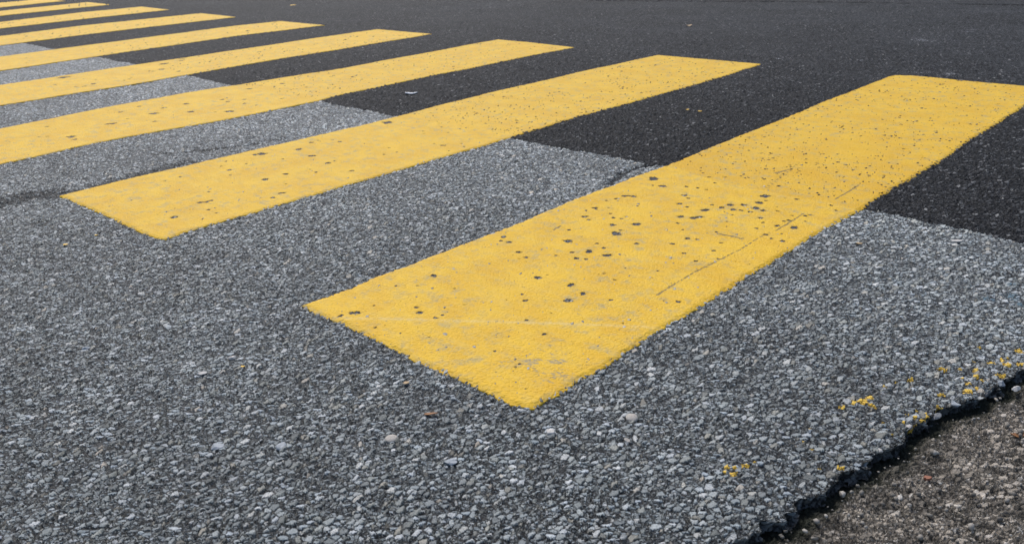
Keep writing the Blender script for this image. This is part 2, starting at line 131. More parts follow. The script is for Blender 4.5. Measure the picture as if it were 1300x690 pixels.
# ------------------------------------------------------------------ node helper
class NT:
    def __init__(s, name):
        s.m = bpy.data.materials.new(name); s.m.use_nodes = True; s.t = s.m.node_tree; s.t.nodes.clear()
        s.out = s.t.nodes.new('ShaderNodeOutputMaterial'); s.b = s.t.nodes.new('ShaderNodeBsdfPrincipled')
        s.t.links.new(s.b.outputs[0], s.out.inputs[0])
    def put(s, sock, v):
        if isinstance(v, bpy.types.NodeSocket): s.t.links.new(v, sock)
        elif v is not None:
            if hasattr(sock.default_value, '__len__') and not hasattr(v, '__len__'): v = (v,)*len(sock.default_value)
            if hasattr(v, '__len__') and len(v) == 3 and len(sock.default_value) == 4: v = (*v, 1)
            sock.default_value = v
    def attr(s, n, vec=False):
        a = s.t.nodes.new('ShaderNodeAttribute'); a.attribute_name = n
        return a.outputs['Vector' if vec else 'Fac']
    def ma(s, op, a, b=None, c=None, clamp=False):
        n = s.t.nodes.new('ShaderNodeMath'); n.operation = op; n.use_clamp = clamp
        for k, v in enumerate((a, b, c)): s.put(n.inputs[k], v) if v is not None else None
        return n.outputs[0]
    def vm(s, op, a, b=None):
        n = s.t.nodes.new('ShaderNodeVectorMath'); n.operation = op
        s.put(n.inputs[0], a)
        if op == 'SCALE': s.put(n.inputs['Scale'], b)
        elif b is not None: s.put(n.inputs[1], b)
        return n.outputs['Value'] if op in ('DOT_PRODUCT', 'LENGTH') else n.outputs[0]
    def noise(s, v, scale, detail=2, rough=.5, color=False):
        n = s.t.nodes.new('ShaderNodeTexNoise'); s.put(n.inputs['Vector'], v)
        n.inputs['Scale'].default_value = scale; n.inputs['Detail'].default_value = detail; n.inputs['Roughness'].default_value = rough
        return n.outputs['Color' if color else 'Fac']
    def vor(s, v, scale, feature='F1'):
        n = s.t.nodes.new('ShaderNodeTexVoronoi'); n.feature = feature; s.put(n.inputs['Vector'], v); n.inputs['Scale'].default_value = scale
        return n
    def sep(s, c):
        n = s.t.nodes.new('ShaderNodeSeparateColor'); s.put(n.inputs[0], c); return n.outputs
    def ss(s, v, a, b, lo=0., hi=1.):
        n = s.t.nodes.new('ShaderNodeMapRange'); n.interpolation_type = 'SMOOTHSTEP'
        for k, x in enumerate((v, a, b, lo, hi)): s.put(n.inputs[k], x)
        return n.outputs[0]
    def ramp(s, v, stops, const=False):
        n = s.t.nodes.new('ShaderNodeValToRGB'); r = n.color_ramp
        if const: r.interpolation = 'CONSTANT'
        while len(r.elements) < len(stops): r.elements.new(0.5)
        for el, (p, c) in zip(r.elements, stops): el.position = p; el.color = (*c, 1)
        s.put(n.inputs[0], v); return n.outputs[0]
    def mix(s, f, a, b, mode='MIX'):
        n = s.t.nodes.new('ShaderNodeMix'); n.data_type = 'RGBA'; n.blend_type = mode
        s.put(n.inputs[0], f); s.put(n.inputs[6], a); s.put(n.inputs[7], b); return n.outputs[2]
    def mixf(s, f, a, b):
        n = s.t.nodes.new('ShaderNodeMix'); n.data_type = 'FLOAT'
        s.put(n.inputs[0], f); s.put(n.inputs[2], a); s.put(n.inputs[3], b); return n.outputs[0]
    def displace(s, h, scale, mid=0.0):
        d = s.t.nodes.new('ShaderNodeDisplacement'); s.put(d.inputs['Height'], h); d.inputs['Midlevel'].default_value = mid; d.inputs['Scale'].default_value = scale
        s.t.links.new(d.outputs[0], s.out.inputs['Displacement']); s.m.displacement_method = 'BOTH'

def stones(n, scales, fracs, jag=.0017, tiltk=1.9):
    """packed aggregate of three sizes: height 0..1, joint, random channels, size class 1..0"""
    P = n.attr('pos', True)
    w1 = n.noise(P, scales[0]*1.3, 2, .6, True); w2 = n.noise(P, 430, 2, .6, True)
    P = n.vm('ADD', P, n.vm('SCALE', n.vm('SUBTRACT', w1, (.5, .5, .5)), 0.30/scales[0]))
    P = n.vm('ADD', P, n.vm('SCALE', n.vm('SUBTRACT', w2, (.5, .5, .5)), jag*2))
    res = None
    for sc, fr, lo, hi, dk in zip(scales[::-1], (1.,)+tuple(fracs[::-1]), (.12, .28, .42), (.35, .50, .58), (.50, .85, 1.)):
        v = n.vor(P, sc); ed = n.vor(P, sc, 'DISTANCE_TO_EDGE').outputs['Distance']
        c = n.sep(v.outputs['Color'])
        rel = n.vm('SUBTRACT', P, v.outputs['Position'])
        tilt = n.ma('MULTIPLY', n.vm('DOT_PRODUCT', rel, n.vm('SUBTRACT', v.outputs['Color'], (.5, .5, .5))), sc*tiltk)
        top = n.ma('ADD', n.ma('MULTIPLY_ADD', c[1], hi, lo), tilt)
        cur = (n.ma('MULTIPLY', n.ss(ed, 0.0, 0.095), top), n.ss(ed, 0.01, 0.07, 1., 0.), c[2], c[1], dk)
        if res is None: res = cur
        else:
            use = n.ma('GREATER_THAN', c[0], 1-fr)
            res = tuple(n.mixf(use, a, b) for a, b in zip(res, cur))
    return (P,)+res
def old_height(n):
    P, h, j, cr, ch, big = stones(n, (102, 172, 320), (.40, .64))
    P0 = n.attr('pos', True); rav = n.attr('ravel')
    h = n.ma('SUBTRACT', h, n.ma('MULTIPLY', rav, n.ma('MULTIPLY_ADD', n.noise(P0, 55, 4, .7), 5.5, -2.1)))
    hh = n.ma('ADD', h, n.ma('MULTIPLY', n.ma('SUBTRACT', n.noise(P0, 650, 3, .65), .5), .26))
    return P0, h, hh, j, cr, ch, big
OLD_D = 0.0043
def mat_old_asphalt():
    n = NT('worn_asphalt')
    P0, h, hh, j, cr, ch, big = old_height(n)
    tar_shade = n.attr('tar_shade'); blue = n.attr('blue'); worn = n.attr('worn')
    n.displace(hh, OLD_D, 1.0)
    col = n.ramp(cr, [(0, (.132, .149, .154)), (.2, (.207, .232, .238)), (.5, (.292, .326, .334)), (.75, (.362, .398, .405)), (.93, (.44, .468, .488)), (1., (.57, .58, .57))])
    tint = n.ramp(ch, [(0, (.93, 1., 1.08)), (.5, (1, 1, 1)), (.85, (1.02, 1., .96)), (.94, (1.06, 1., .90)), (1., (1.2, 1., .80))])
    col = n.mix(1., col, tint, 'MULTIPLY')
    col = n.mix(n.ss(n.noise(P0, 380, 4, .7), .42, .72, 0, .75), col, (.085, .09, .097))      # bitumen film and mineral speckle
    col = n.mix(n.ss(n.noise(P0, 900, 2, .6), .55, .75, 0, .5), col, (.50, .53, .55))
    col = n.mix(1., col, n.vm('SCALE', (1, 1, 1), big), 'MULTIPLY')
    blot = n.noise(P0, 6, 4, .65); col = n.mix(n.ss(blot, .47, .75, 0, .35), col, (.07, .072, .076))
    wv = n.ma('ADD', n.ss(n.noise(P0, 2.0, 3, .6), .35, .65, .88, 1.10), n.ma('MULTIPLY', worn, .22)); col = n.mix(1., col, n.vm('SCALE', (1, 1, 1), wv), 'MULTIPLY')
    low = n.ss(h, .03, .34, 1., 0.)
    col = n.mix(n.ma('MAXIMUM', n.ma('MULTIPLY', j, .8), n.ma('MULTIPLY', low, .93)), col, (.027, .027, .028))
    col = n.mix(n.ss(tar_shade, 0.05, .6, 0, .85), col, (.03, .03, .032))  # tar blots, plus painted shade on the broken face
    col = n.mix(n.ma('MULTIPLY', n.ss(blue, 0.0, .6, 0, .75), n.ss(h, .3, .5)), col, (.03, .11, .17))
    n.put(n.b.inputs['Base Color'], col); n.b.inputs['Roughness'].default_value = .6; n.b.inputs['Specular IOR Level'].default_value = .35
    return n.m
def mat_new_asphalt():
    n = NT('fresh_asphalt')
    P, h, j, cr, ch, big = stones(n, (105, 170, 320), (.35, .6))
    P0 = n.attr('pos', True); wht = n.attr('white')
    hh = n.ma('ADD', h, n.ma('MULTIPLY', n.ma('SUBTRACT', n.noise(P0, 750, 3, .65), .5), .3))
    n.displace(hh, 0.0046, 1.0)
    col = n.ramp(cr, [(0, (.011, .012, .0138)), (.5, (.024, .026, .030)), (.8, (.046, .0495, .056)), (.93, (.082, .087, .095)), (.975, (.14, .144, .15)), (1., (.25, .25, .25))])
    dust = n.attr('dust')
    blot = n.noise(P0, 1.6, 5, .68); b2 = n.noise(P0, 9, 4, .65)
    d = n.ma('MULTIPLY', dust, n.ma('MULTIPLY', n.ss(blot, .36, .64, .15, 1.15), n.ss(b2, .3, .7, .6, 1.)))
    col = n.mix(d, col, (.098, .106, .118))
    col = n.mix(n.ma('MULTIPLY', n.ma('MAXIMUM', j, n.ss(h, .05, .4, 1., 0.)), .85), col, (.006, .006, .007))
    wm = n.ss(n.ma('ADD', wht, n.ma('MULTIPLY', n.ma('SUBTRACT', n.noise(P0, 70, 3, .65), .5), 2.4)), 0.4, .95, 0, .55)
    col = n.mix(n.ma('MULTIPLY', n.ma('MULTIPLY', wm, n.ma('GREATER_THAN', wht, .02)), n.ss(h, .3, .6)), col, (.50, .52, .56))
    n.put(n.b.inputs['Base Color'], col); n.b.inputs['Roughness'].default_value = .75; n.b.inputs['Specular IOR Level'].default_value = .22
    return n.m
def mat_gutter():
    n = NT('rough_concrete')
    P, h, j, cr, ch, big = stones(n, (115, 220, 400), (.25, .5))
    P0 = n.attr('pos', True); mud = n.attr('mud')
    hh = n.ma('ADD', h, n.ma('MULTIPLY', n.ma('SUBTRACT', n.noise(P0, 300, 4, .7), .5), .9))
    n.displace(hh, 0.0048, 1.0)
    col = n.ramp(cr, [(0, (.13, .116, .098)), (.35, (.30, .265, .222)), (.7, (.48, .425, .355)), (.9, (.62, .56, .485)), (1., (.70, .66, .6))])
    col = n.mix(n.ss(n.noise(P0, 24, 5, .72), .45, .60, 0, .75), col, (.055, .050, .043))
    col = n.mix(n.ma('MULTIPLY', n.ma('MAXIMUM', j, n.ss(h, .02, .3, 1., 0.)), .7), col, (.035, .032, .027))
    col = n.mix(mud, col, (.028, .031, .022))
    n.put(n.b.inputs['Base Color'], col); n.b.inputs['Roughness'].default_value = .85; n.b.inputs['Specular IOR Level'].default_value = .25
    return n.m
def mat_flecks():
    n = NT('chipped_yellow_paint')
    P0, h, hh, j, cr, ch, big = old_height(n)
    n.displace(n.ma('ADD', hh, .10), OLD_D, 1.0)
    col = n.mix(n.noise(P0, 200, 2), (.74, .50, .060), (.66, .42, .045))
    col = n.mix(n.ma('MULTIPLY', n.ss(h, .0, .22, 1., 0.), .8), col, (.06, .04, .02))
    n.put(n.b.inputs['Base Color'], col); n.b.inputs['Roughness'].default_value = .65
    return n.m
def mat_paint():
    n = NT('yellow_road_paint')
    P0 = n.attr('pos', True)
    chip, scr, pale, fresh, pit, wear = [n.attr(k) for k in ('chip', 'scratch', 'pale', 'fresh', 'pit', 'wear')]
    wob = n.noise(P0, 160, 2, .6, True)
    Pw = n.vm('ADD', P0, n.vm('SCALE', n.vm('SUBTRACT', wob, (.5, .5, .5)), .0035))
    st = n.vor(Pw, 105, 'DISTANCE_TO_EDGE').outputs['Distance']; st2 = n.vor(Pw, 230); s2c = n.sep(st2.outputs['Color'])
    stone = n.ss(st, 0.0, .3)
    n1 = n.noise(P0, 130, 3, .6); n2 = n.noise(P0, 9, 4, .62)
    # long faint brush and tyre streaks, across the image of the line
    sv = n.vm('MULTIPLY', P0, (9., 60., 9.)); streak = n.noise(sv, 1., 4, .65)
    sv2 = n.vm('MULTIPLY', P0, (70., 10., 10.)); streak2 = n.noise(sv2, 1., 4, .65)
    base = n.mix(n.ss(n2, .35, .65), (.745, .466, .030), (.680, .398, .021))
    base = n.mix(n.ss(streak, .45, .72, 0, .55), base, (.70, .475, .085))
    base = n.mix(n.ss(streak2, .5, .75, 0, .35), base, (.60, .375, .045))
    base = n.mix(n.ma('MULTIPLY', fresh, .9), base, (.63, .350, .012))
    # thin worn haze of grey dirt, finest speckle
    dirt = n.ma('MULTIPLY', n.ss(n.noise(P0, 30, 5, .7), .47, .70), n.ss(n.noise(P0, 4.3, 3, .6), .30, .58))
    base = n.mix(n.ma('MULTIPLY', dirt, .72), base, (.37, .32, .17))
    spk = n.ss(n.noise(P0, 420, 3, .7), .56, .74, 0, .6); base = n.mix(spk, base, (.36, .25, .07))
    # pits: small holes where the paint did not fill the gaps between stones
    pd = n.ma('ADD', st2.outputs['Distance'], n.ma('MULTIPLY', n1, .25))
    pitm = n.ma('MULTIPLY', n.ss(pd, .25, .42, 1., 0.), n.ma('GREATER_THAN', s2c[0], n.ma('SUBTRACT', 1., n.ma('MULTIPLY', pit, n.ss(n.noise(P0, 14, 3, .6), .35, .7, .15, 1.0)))))
    # worn patches: grey stone tops come through
    wn = n.ss(n.ma('ADD', wear, n.ma('MULTIPLY', n.ma('SUBTRACT', n.noise(n.vm('MULTIPLY', P0, (1., 1.6, 1.)), 85, 4, .68), .5), 2.2)), .42, .75)
    cm = n.ss(n.ma('ADD', chip, n.ma('MULTIPLY', n.ma('SUBTRACT', n.noise(P0, 240, 3, .65), .5), .9)), .02, .14)
    sm = n.ss(n.ma('ADD', scr, n.ma('MULTIPLY', n.ma('SUBTRACT', n.noise(P0, 110, 3, .7), .5), 2.6)), .42, .75)
    rim = n.ss(chip, -.55, .0, 0, .28)
    asp = n.mix(n.ss(n.noise(P0, 330, 2, .6), .45, .65), (.042, .043, .049), (.13, .135, .15))
    col = n.mix(rim, base, (.45, .28, .04))
    col = n.mix(n.ma('MULTIPLY', pale, n.ss(n.noise(P0, 60, 3, .6), .3, .6, .15, .6)), col, (.68, .52, .20))
    col = n.mix(n.ma('MULTIPLY', wn, .7), col, (.25, .235, .18))
    col = n.mix(n.ma('MULTIPLY', sm, .75), col, (.13, .115, .07))
    col = n.mix(n.ma('MULTIPLY', pitm, .6), col, (.19, .15, .08))
    col = n.mix(cm, col, asp)
    h = n.ma('ADD', n.ma('MULTIPLY', stone, .48), n.ma('MULTIPLY', n1, .12))
    h = n.ma('ADD', h, n.ma('MULTIPLY', n.noise(P0, 600, 2, .6), .07))
    h = n.ma('SUBTRACT', h, n.ma('MULTIPLY', cm, 1.6)); h = n.ma('SUBTRACT', h, n.ma('MULTIPLY', pitm, .7)); h = n.ma('SUBTRACT', h, n.ma('MULTIPLY', sm, .3))
    n.displace(h, 0.0014, .5)
    n.put(n.b.inputs['Base Color'], col); n.put(n.b.inputs['Roughness'], n.mixf(cm, .68, .8)); n.b.inputs['Specular IOR Level'].default_value = .22
    return n.m
def mat_simple(name, c1, c2, scale, rough=.7, bump=.0):
    n = NT(name)
    t = n.t.nodes.new('ShaderNodeTexCoord').outputs['Object']
    f = n.noise(t, scale, 4, .65)
    n.put(n.b.inputs['Base Color'], n.mix(n.ss(f, .3, .7), c1, c2)); n.b.inputs['Roughness'].default_value = rough
    if bump:
        b = n.t.nodes.new('ShaderNodeBump'); b.inputs['Strength'].default_value = .6; b.inputs['Distance'].default_value = bump
        n.put(b.inputs['Height'], f); n.t.links.new(b.outputs[0], n.b.inputs['Normal'])
    return n.m
M_OLD, M_NEW, M_GUT, M_FLK, M_PNT = mat_old_asphalt(), mat_new_asphalt(), mat_gutter(), mat_flecks(), mat_paint()

# ------------------------------------------------------------------ the ground: fine near the crossing, coarse far away
DA, DR = 0.0015, 0.0019
az0 = math.atan2(0.727, -0.687)
half = math.radians(43)
fine_a = np.arange(az0-half, az0+half, DA)
ca = np.linspace(0, 1, 40)**1.6
azs = np.r_[(az0-half-DA)-ca[::-1]*(math.pi-half-2*DA), fine_a, fine_a[-1]+DA+ca*(math.pi-half-3*DA)]
rs = [0.30]
while rs[-1] < 400:
    r = rs[-1]
    rs.append(r+(max(r*DR, min(.35*r*r/590, .004*r)) if 0.75 < r < 9 else r*0.06))
rs = np.array(rs)
RR, AA = np.meshgrid(rs, azs, indexing='ij')
X = (CAM[0]+RR*np.cos(AA)).ravel(); Y = (CAM[1]+RR*np.sin(AA)).ravel()
FC = grid_faces(len(rs), len(azs))[:, ::-1]
NV = len(X)
base_z = macro(X, Y)
dE = X-edge_x(Y)-0.030*fbm(X*11, Y*11, 21, 3)-0.032*fbm(X*42, Y*42, 31, 3)       # > 0 beyond the broken edge
dB = Y-border_y(X)-0.009*fbm(X*40, Y*40, 41, 3)-0.003*fbm(X*160, Y*160, 43, 2)     # > 0 on the new asphalt
near = np.hypot(X-CAM[0], Y-CAM[1]) < 9
rav = np.zeros(NV)
for pl, wd in zip(RAVEL, (.026, .018, .012, .034)):
    m = near & (Y < 1.4) & (X < 0.2)
    d, t = line_dist(X[m], Y[m], pl); rav[m] = np.maximum(rav[m], np.exp(-(d/wd)**2)*(1.25+1.4*fbm(X[m]*18, Y[m]*18, 51, 3))*(.6 if .014 < wd < .02 else 1))
rav = np.maximum(rav, np.exp(-(np.clip(-dE, 0, 1)/.012)**2)*.35*(dE < 0)*near)
rav = np.clip(rav+np.clip(fbm(X*7, Y*7, 61, 4)-.16, 0, 1)*1.8*near, 0, 1)
tar_shade = np.maximum(blob_field(X, Y, TAR, .5, 3), -1)*near; tar_shade = np.clip(tar_shade, 0, 1)
blu = np.clip(blob_field(X, Y, BLUE, .6, 4), 0, 1)
pos = np.stack([X, Y, base_z], 1)
# old road: top surface, then the crumbling face of the broken edge, undercut
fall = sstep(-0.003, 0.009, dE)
tar_shade = np.maximum(tar_shade, .45*sstep(.3, .8, fall)*near)  # broken face: bitumen coat, with its shade painted into the colour
zo = base_z-0.015*fall-0.012*sstep(0.012, 0.04, dB)-rav*0.003
xo = X-0.013*fall+0.004*fall*fbm(X*80, Y*80, 71, 2)
Vo = np.stack([xo, Y, zo], 1); po = np.stack([X, Y, zo], 1)
mo = (dE < 0.014) & (dB < 0.07)
fm = mo[FC].all(1)
worn = sstep(.1, 1.15, Y+.25*fbm(X*1.5, Y*1.5, 121, 3))
road = np_mesh('road', Vo, FC[fm], dict(pos=po, ravel=rav, tar_shade=tar_shade, blue=blu, worn=worn), M_OLD); road['kind'] = 'structure'
# yellow flecks left of the edge line: a skin of paint on the stone tops of that strip
fl = blob_field(X, Y, FLECKS, .8, 8)
fl = fl+0.9*fbm(X*150, Y*150, 81, 3)+.42
strip = near & (np.abs(X-edge_x(Y)+.05) < .14) & (Y < .8)
rnd = fbm(X*34, Y*34, 91, 3)-.30+.5*fbm(X*190, Y*190, 93, 2)
rnd = np.where(strip & (Y < .05) & (dE < -.02) & (dE > -.12), rnd, -1)
fl = np.maximum(fl, rnd)
ff = (fl[FC].mean(1) > 0.10) & fm & strip[FC].all(1)
def components(F):
    """label the faces that hang together"""
    par = {}
    def find(a):
        while par.setdefault(a, a) != a: par[a] = par[par[a]]; a = par[a]
        return a
    for q in F:
        a = find(int(q[0]))
        for b in q[1:]: par[find(int(b))] = a
    return np.array([find(int(q[0])) for q in F])
Ff = FC[ff]; lab = components(Ff)
ids, cnt = np.unique(lab, return_counts=True)
wl = bpy.data.objects.new('worn_edge_line', None); C.objects.link(wl); wl.location = (1.0, .2, 0)
tag(wl, 'flecks of worn yellow edge line left on the grey asphalt beside the broken kerb edge', 'road marking')
for q in ids[np.argsort(-cnt)][:95]:
    m = lab == q
    if m.sum() < 3: continue
    fk = np_mesh('paint_fleck', Vo-np.array([1.0, .2, 0]), Ff[m], dict(pos=po, ravel=rav), M_FLK); fk.parent = wl
# new asphalt
dust = np.clip(.32*sstep(1.6, 5.0, Y+.25*fbm(X*1.1, Y*1.1, 101, 3))+.75*np.clip(fbm(X*.5+Y*.5, (Y-X)*1.6, 103, 4)+.0, 0, 1)*sstep(1.9, 3.6, Y), 0, 1)
tk, _ = line_dist(X, Y, JOINT)
wsp = [(ITEMS['ws1'][0]+a, ITEMS['ws1'][1]+b, c) for a, b, c in ((0, 0, .04), (.05, .01, .03))]+[(*ITEMS['ws2'], .06), (*ITEMS['ws3'], .10), (*ITEMS['ws4'], .05), (*ITEMS['ws5'], .05)]
wsp += [(-.62+.35*k, 3.22+.17*k-.03*(k % 3), .035) for k in range(5)]
wht = np.clip(blob_field(X, Y, wsp, .9, 12), 0, 1)
zn = base_z+0.0012-.0045*(1-sstep(0, .022, dB))-0.03*np.exp(-(tk/.018)**2)-0.05*sstep(0, .01, dE)
mn = (dB > 0) & (dE < .014)
fn = mn[FC].all(1)
Vn = np.stack([X, Y, zn], 1)
new = np_mesh('resurfaced_road', Vn, FC[fn], dict(pos=Vn, dust=dust, white=wht), M_NEW); new['kind'] = 'structure'
# gutter below the broken edge
zg = -0.0115+.008*fbm(X*5, Y*5, 111, 3)+.007*fbm(X*26, Y*26, 113, 3)-.006*np.exp(-((dE-.006)/.015)**2)
mud = np.clip(np.exp(-(np.clip(dE-.004, 0, 9)/.022)**2)*1.1+.25*fbm(X*30, Y*30, 115, 3), 0, 1)
mg = (dE > -.03)
fg = mg[FC].all(1)
Vg = np.stack([X, Y, zg], 1)
gut = np_mesh('gutter', Vg, FC[fg], dict(pos=Vg, mud=mud), M_GUT); gut['kind'] = 'structure'
# the earth under all of it
q = 900.
sub = np_mesh('ground', np.array([(-q, -q, -.14), (q, -q, -.14), (q, q, -.14), (-q, q, -.14)]), np.array([[0, 1, 2, 3]]), None, mat_simple('dark_subgrade', (.03, .03, .03), (.06, .06, .06), 3)); sub['kind'] = 'structure'

# ------------------------------------------------------------------ painted stripes, each a raised sheet of its own
PX = 1.1798
def stripe(k, step, chips, label):
    d = STRIPES[k]; x0 = -k*PX
    L = np.array(d['L']); R = np.array(d['R'])
    if L[0, 1] > .15: L = np.vstack([[x0+.02, 0.0], [L[0, 0]*.6+(x0+.02)*.4, L[0, 1]*.5], L])
    if R[0, 1] > .15: R = np.vstack([[x0+.60, 0.0], [R[0, 0]*.6+(x0+.6)*.4, R[0, 1]*.5], R])
    R = np.vstack([R, [R[-1, 0], 3.05]]) if R[-1, 1] < 2.9 else R
    F = np.array(d['F']); Nn = np.array(d.get('N', [(x0+.02, 0.), (x0+.6, 0.01)]))
    lx = lambda y: np.interp(y, L[:, 1], L[:, 0])+.006*fbm(y*90, y*0+k, 201+k, 3)+.004*fbm(y*9, y*0+k, 203+k, 2)
    rx = lambda y: np.interp(y, R[:, 1], R[:, 0])+.0085*np.abs(fbm(y*60, y*0+k, 205+k, 3))+.006*fbm(y*130, y*0+k, 225+k, 2)+.004*fbm(y*9, y*0+k, 207+k, 2)
    nu, nv = int(.6/step)+1, int(3.05/step)+1
    u = np.linspace(0, 1, nu); v = np.linspace(0, 1, nv)
    wid = R[-1, 0]-L[-1, 0]
    ny = np.interp(u, (Nn[:, 0]-Nn[0, 0])/(Nn[-1, 0]-Nn[0, 0]), Nn[:, 1])+.007*fbm(u*50, u*0+k, 209+k, 3)
    fu = np.clip((F[:, 0]-F[0, 0])/max(F[-1, 0]-F[0, 0], R[-1, 0]-F[0, 0]), 0, 1)
    fy = np.interp(u, fu, F[:, 1])+.004*fbm(u*40, u*0+k, 211+k, 3)
    V_, U_ = np.meshgrid(v, u, indexing='ij')
    y = ny[None, :]+(fy-ny)[None, :]*V_
    x = lx(y)+(rx(y)-lx(y))*U_
    x = x+(U_-.5)*.011; y = y+(V_-.5)*.009
    z = macro(x, y)+.0014
    def lip(i): return np.minimum(i, i[::-1])
    ei = np.minimum(lip(np.arange(nv))[:, None], lip(np.arange(nu))[None, :])
    ed = np.minimum(np.minimum(U_, 1-U_)*.6, np.minimum(V_, 1-V_)*3.0)
    ed = ed+.008*fbm(x*85, y*85, 213+k, 3)
    z = z-.0046*(1-np.clip((ed+.001)/.0135, 0, 1))-np.where(ei == 0, .004, 0.)
    # the outermost ring is the side face
    x[:, 0] = x[:, 1]-.0004; x[:, -1] = x[:, -2]+.0004; y[0] = y[1]-.0004; y[-1] = y[-2]+.0004
    x[0], x[-1] = x[1], x[-2]
    xf, yf, zf = x.ravel(), y.ravel(), z.ravel()
    ps = np.stack([xf, yf, zf], 1)
    chip = blob_field(xf, yf, chips, .6, 300+k) if chips else np.full(xf.shape, -1.)
    chip = np.where(ei.ravel() < 3, np.minimum(chip, -.3), chip)
    scr = np.zeros(xf.shape); pale = np.zeros(xf.shape); fresh = np.zeros(xf.shape)
    wear = .35*np.clip(fbm(xf*4+k, yf*4, 311+k, 4)*2.2, 0, 1)
    pit = np.where(yf > border_y(xf)-.02, .13, .07)*np.ones(xf.shape)
    if k == 0:
        for i, pl in enumerate(SCRATCH):
            dd, t = line_dist(xf, yf, pl); wdt = (.0030, .003, .006, .003, .006, .004)[i]
            scr = np.maximum(scr, np.exp(-(dd/wdt)**2)*(.95 if i != 0 else .95-.25*t))
        dd, t = line_dist(xf, yf, PALE[0]); pale = np.exp(-(dd/.0055)**2)
        sx = np.array(sorted(SEAM)); s2 = np.array(sorted(SEAM2))
        sy = np.interp(xf, sx[:, 0], sx[:, 1])
        ds = yf-sy+.012*fbm(xf*25, yf*25, 321, 3)
        fresh = sstep(-.004, .006, ds)*(.65+.6*fbm(xf*5, yf*5, 325, 3))*np.exp(-np.clip(ds, 0, 9)/.5)
        d2, t2 = line_dist(xf, yf, SEAM2.copy()); scr = np.maximum(scr, np.exp(-(d2/.012)**2)*.45)
        pale = np.maximum(pale, .45*np.exp(-((ds+.012)/.012)**2)*(xf > .35)*(fbm(xf*20, yf*20, 341, 3)+.6))
        for cx_, cy_, r_, s_ in ((.52, .10, .10, .95), (.40, .09, .05, .6), (.30, .155, .05, .5), (.59, .30, .05, .35), (.33, 1.0, .10, .38), (.25, .72, .15, .25)):
            wear = np.maximum(wear, s_*np.exp(-(((xf-cx_)/r_)**2+((yf-cy_)/(r_*.6))**2))*(.55+1.3*fbm(xf*30, yf*30, 331, 3)))
        pit = np.where(yf > 1.25, .13, .08)
    if k >= 2: chip = np.where(chip > -1, chip-.28, chip)
    attrs = dict(pos=ps, chip=chip, scratch=scr, pale=pale, fresh=fresh, wear=wear, pit=pit)
    o = np_mesh('crosswalk_stripe', ps, grid_faces(nv, nu), attrs, M_PNT)
    return tag(o, label, 'road marking', 'yellow crosswalk stripes')
def rand_chips(k, nn, seed):
    rg = np.random.default_rng(seed); x0 = -k*PX
    return [(x0+rg.uniform(.04, .56), rg.uniform(.05, 1.5)+rg.exponential(.25), .004+rg.exponential(.005)) for _ in range(nn)]
LBL = ['nearest yellow stripe, widest in the foreground, heavily chipped with dark spots and scratches',
       'second yellow stripe from the front, both near corners showing beside the dark crack',
       'third yellow stripe from the front, its near end running out of the left edge',
       'fourth yellow stripe from the front, between two grey-and-black asphalt bands at the left edge',
       'fifth yellow stripe from the front, narrow band above the last grey gaps of old asphalt',
       'sixth yellow stripe from the front, fourth from the far end of the crossing',
       'seventh yellow stripe from the front, third from the far end of the crossing',
       'eighth yellow stripe from the front, thin, second from the far end',
       'farthest yellow stripe of the crossing, thin sliver in the top left corner']
steps = [.0022, .003, .004, .006, .008, .01, .012, .012, .012]
extra = {0: rand_chips(0, 40, 1), 1: rand_chips(1, 26, 2), 2: rand_chips(2, 30, 3), 3: rand_chips(3, 40, 4), 4: rand_chips(4, 30, 5)}
for k in range(9):
    base = {0: CHIPS_A, 1: CHIPS_B, 2: CHIPS_C, 3: CHIPS_C, 4: CHIPS_C}.get(k, [])
    ex = [(a, b, min(c, .005) if k < 2 else c) for a, b, c in extra.get(k, [])]
    stripe(k, steps[k], list(base)+ex, LBL[k])

# ------------------------------------------------------------------ loose stones and litter
import bmesh
def rock(name, x, y, z, sx, sy, sz, rot, mat, seed, label, cat, group=None, boxy=0.0, tilt=0.0, sub=3):
    bm = bmesh.new(); bmesh.ops.create_icosphere(bm, subdivisions=sub, radius=1.0)
    rg = np.random.default_rng(seed)
    pl = rg.normal(size=(9, 3)); pl /= np.linalg.norm(pl, axis=1)[:, None]; dd = rg.uniform(.45, .85, 9)
    for v in bm.verts:
        p = np.array(v.co)
        if boxy: p = p/np.max(np.abs(p))*(boxy)+p*(1-boxy)
        else:
            for nrm, d in zip(pl, dd):
                t = p@nrm
                if t > d: p = p-nrm*(t-d)
        p = p*(1+.05*math.sin(7*p[0]+seed)*math.cos(6*p[1]+2*seed))
        v.co = p
    me = bpy.data.meshes.new(name); 
    bmesh.ops.scale(bm, vec=(sx, sy, sz), verts=bm.verts)
    bm.to_mesh(me); bm.free(); me.materials.append(mat)
    me.polygons.foreach_set('use_smooth', np.zeros(len(me.polygons), bool) if not boxy else np.ones(len(me.polygons), bool))
    o = bpy.data.objects.new(name, me); C.objects.link(o); o.location = (x, y, z); o.rotation_euler = (tilt, tilt*.6, rot)
    return tag(o, label, cat, group)
